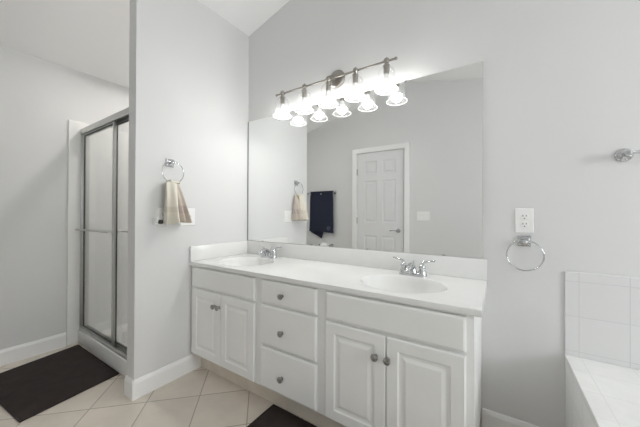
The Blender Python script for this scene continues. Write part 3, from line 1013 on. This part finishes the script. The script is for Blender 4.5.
def slider(x0, x1, y, bar_side, zb):
    bm = B()
    st = 0.026
    zt = HZ0 + 0.014
    for a in ((x0, x0 + st, zb, zt), (x1 - st, x1, zb, zt), (x0 + st, x1 - st, zb, zb + 0.024), (x0 + st, x1 - st, zt - 0.026, zt)):
        box(bm, a[0], a[1], y - 0.008, y + 0.008, a[2], a[3], 0.0015)
    d = loc_obj('sliding_panel', bm, M['aluminium'], sd, do)
    bm = B()
    w_ = 0.006
    for a in ((x0 + st, x0 + st + w_, zb + .024, zt - .026), (x1 - st - w_, x1 - st, zb + .024, zt - .026), (x0 + st + w_, x1 - st - w_, zb + .024, zb + .024 + w_), (x0 + st + w_, x1 - st - w_, zt - .026 - w_, zt - .026)):
        box(bm, a[0], a[1], y - 0.006, y + 0.006, a[2], a[3])
    g_ = loc_obj('gasket', bm, M['gasket'], d, do)
    loc_obj('glass_pane', box(B(), x0 + st + w_, x1 - st - w_, y - 0.0025, y + 0.0025, zb + .024 + w_, zt - .026 - w_), M['showerglass'], d, do)
    bm = B()
    s = bar_side
    yy = y + s * 0.046
    tube(bm, bez([(x0 + 0.012, y + s * 0.008, 1.004), (x0 + 0.013, yy - s * 0.006, 1.004), (x0 + 0.028, yy, 1.004), (x1 - 0.028, yy, 1.004), (x1 - 0.013, yy - s * 0.006, 1.004), (x1 - 0.012, y + s * 0.008, 1.004)], 6), 0.0065, 10)
    for xx in (x0 + 0.012, x1 - 0.012):
        box(bm, xx - 0.010, xx + 0.010, y + s * 0.008 - (0 if s > 0 else 0.006), y + s * 0.008 + (0.006 if s > 0 else 0), 0.985, 1.023, 0.0015)
    loc_obj('towel_handle', bm, M['aluminium'], d, do, True)
slider(JX0 + 0.016, -0.560, -0.8125, -1, 0.1285)
slider(-0.625, JX1 - 0.016, -0.788, 1, 0.1285)

# ------------------------------------------------------------------ added ceiling light, out of view, brightening the shower
def ceiling_slope_matrix(x, y):
    return Matrix.Translation((x, y, ceil_z(x))) @ Matrix.Rotation(-math.atan(0.2662), 4, 'Y')
M['lens'] = emit('added_downlight_lens', (1.0, 0.97, 0.92), DOWN)
dl = thing('added_downlight', 'small added unseen recessed light above the shower, brightening the stall', 'ceiling light')
dl.matrix_world = ceiling_slope_matrix(-0.66, -0.42)
obj('trim_ring', lathe(B(), [(0.085, -0.0005), (0.085, -0.006), (0.078, -0.009), (0.062, -0.006), (0.062, -0.001)], n=32), M['trim'], dl, True)
obj('lens', lathe(B(), [(0.0615, -0.0012), (0.0615, -0.003), (0.0, -0.003)], n=32), M['lens'], dl)

# ------------------------------------------------------------------ rugs
def rug(label, quad, z=0.012):
    o = thing('bath_mat', label, 'bath mat', (sum(p[0] for p in quad) / 4, sum(p[1] for p in quad) / 4, 0.0), 'dark brown bath mats')
    c0 = Vector(o.location)
    q = [Vector((*p, 0)) - Vector((c0.x, c0.y, 0)) for p in quad]
    bm = B()
    n = 44
    g = []
    for j in range(n + 1):
        row = []
        for i in range(n + 1):
            u, v = i / n, j / n
            p = q[0].lerp(q[1], u).lerp(q[3].lerp(q[2], u), v)
            e = min(u, 1 - u, v, 1 - v)
            row.append(bm.verts.new((p.x, p.y, z * (0.45 + 0.55 * min(1, e * 14)) + 0.0012 * math.sin(u * 23) * math.sin(v * 19))))
        g.append(row)
    for j in range(n):
        for i in range(n):
            bm.faces.new((g[j][i], g[j][i + 1], g[j + 1][i + 1], g[j + 1][i]))
    rim = [g[0][i] for i in range(n)] + [g[j][n] for j in range(n)] + [g[n][i] for i in range(n, 0, -1)] + [g[j][0] for j in range(n, 0, -1)]
    lowv = [bm.verts.new((v.co.x, v.co.y, 0.001)) for v in rim]
    for i in range(len(rim)):
        j = (i + 1) % len(rim)
        bm.faces.new((rim[i], rim[j], lowv[j], lowv[i]))
    bm.faces.new(lowv)
    obj('pile', bm, M['rug'], o, True)
    bm = B()
    k = [p * 1.0 for p in q]
    pts = []
    for i in range(4):
        for t in range(10):
            pts.append(k[i].lerp(k[(i + 1) % 4], t / 10) + Vector((0, 0, 0.005)))
    tube(bm, pts, 0.0042, 8, closed=True)
    obj('binding', bm, M['rugedge'], o, True)
    return o
rug('dark brown bath mat on the tiles in front of the shower', [(-1.168, -0.853), (-0.382, -0.846), (-0.303, -1.340), (-1.055, -1.410)])
rug('dark brown bath mat in front of the drawers of the vanity', [(0.756, -0.478), (1.52, -0.483), (1.525, -0.985), (0.766, -0.98)])

# ------------------------------------------------------------------ tub deck, tile splash and bathtub
TD = 2.142
td = thing('tub_deck', 'white tiled tub surround deck beside the vanity', 'tub deck', (TD, -0.8, 0))
to = Vector((TD, -0.8, 0))
YD = -1.62
DE = 3.15
HX0, HX1, HY0, HY1 = 2.46, 3.06, -1.50, -0.20
bm = B()
DZ_ = 0.499
box(bm, TD, HX0, YD, -0.010, DZ_ - 0.03, DZ_, 0.003)
box(bm, HX0, HX1, HY1, -0.010, DZ_ - 0.03, DZ_, 0.0)
box(bm, HX0, HX1, YD, HY0, DZ_ - 0.03, DZ_, 0.0)
box(bm, HX1, DE, YD, -0.010, DZ_ - 0.03, DZ_, 0.0)
loc_obj('deck_top', bm, M['decktile'], td, to)
bm = B()
box(bm, TD + 0.003, TD + 0.03, YD + 0.003, -0.001, 0.0005, DZ_ - 0.0305)
box(bm, TD + 0.03, DE - .003, YD + 0.003, YD + 0.03, 0.0005, DZ_ - 0.0305)
box(bm, DE - 0.03, DE - 0.003, YD + 0.03, -0.001, 0.0005, DZ_ - 0.0305)
loc_obj('apron', bm, M['aprontile'], td, to)
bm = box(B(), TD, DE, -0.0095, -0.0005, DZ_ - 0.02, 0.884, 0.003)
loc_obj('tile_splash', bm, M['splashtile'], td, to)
bt = thing('bathtub', 'white drop-in bathtub set into the tiled deck', 'bathtub', (2.76, -0.85, 0.05))
bm = B()
rings = []
nn = 48
for a, b_, z in ((0.315, 0.665, 0.4995), (0.315, 0.665, 0.512), (0.305, 0.655, 0.518), (0.275, 0.625, 0.518), (0.262, 0.612, 0.505), (0.25, 0.59, 0.40), (0.22, 0.52, 0.15), (0.16, 0.44, 0.08), (0.02, 0.05, 0.07)):
    ring = []
    for k in range(nn):
        th = 2 * PI * k / nn
        cx_, sy_ = math.cos(th), math.sin(th)
        p = 0.35
        ring.append(bm.verts.new((a * math.copysign(abs(cx_) ** p, cx_) if abs(cx_) > 1e-6 else 0, b_ * math.copysign(abs(sy_) ** p, sy_) if abs(sy_) > 1e-6 else 0, z - 0.05)))
    rings.append(ring)
for a_, b_ in zip(rings, rings[1:]):
    for k in range(nn):
        bm.faces.new((a_[k], a_[(k + 1) % nn], b_[(k + 1) % nn], b_[k]))
bm.faces.new(rings[-1])
obj('tub_shell', bm, M['porcelain'], bt, True)
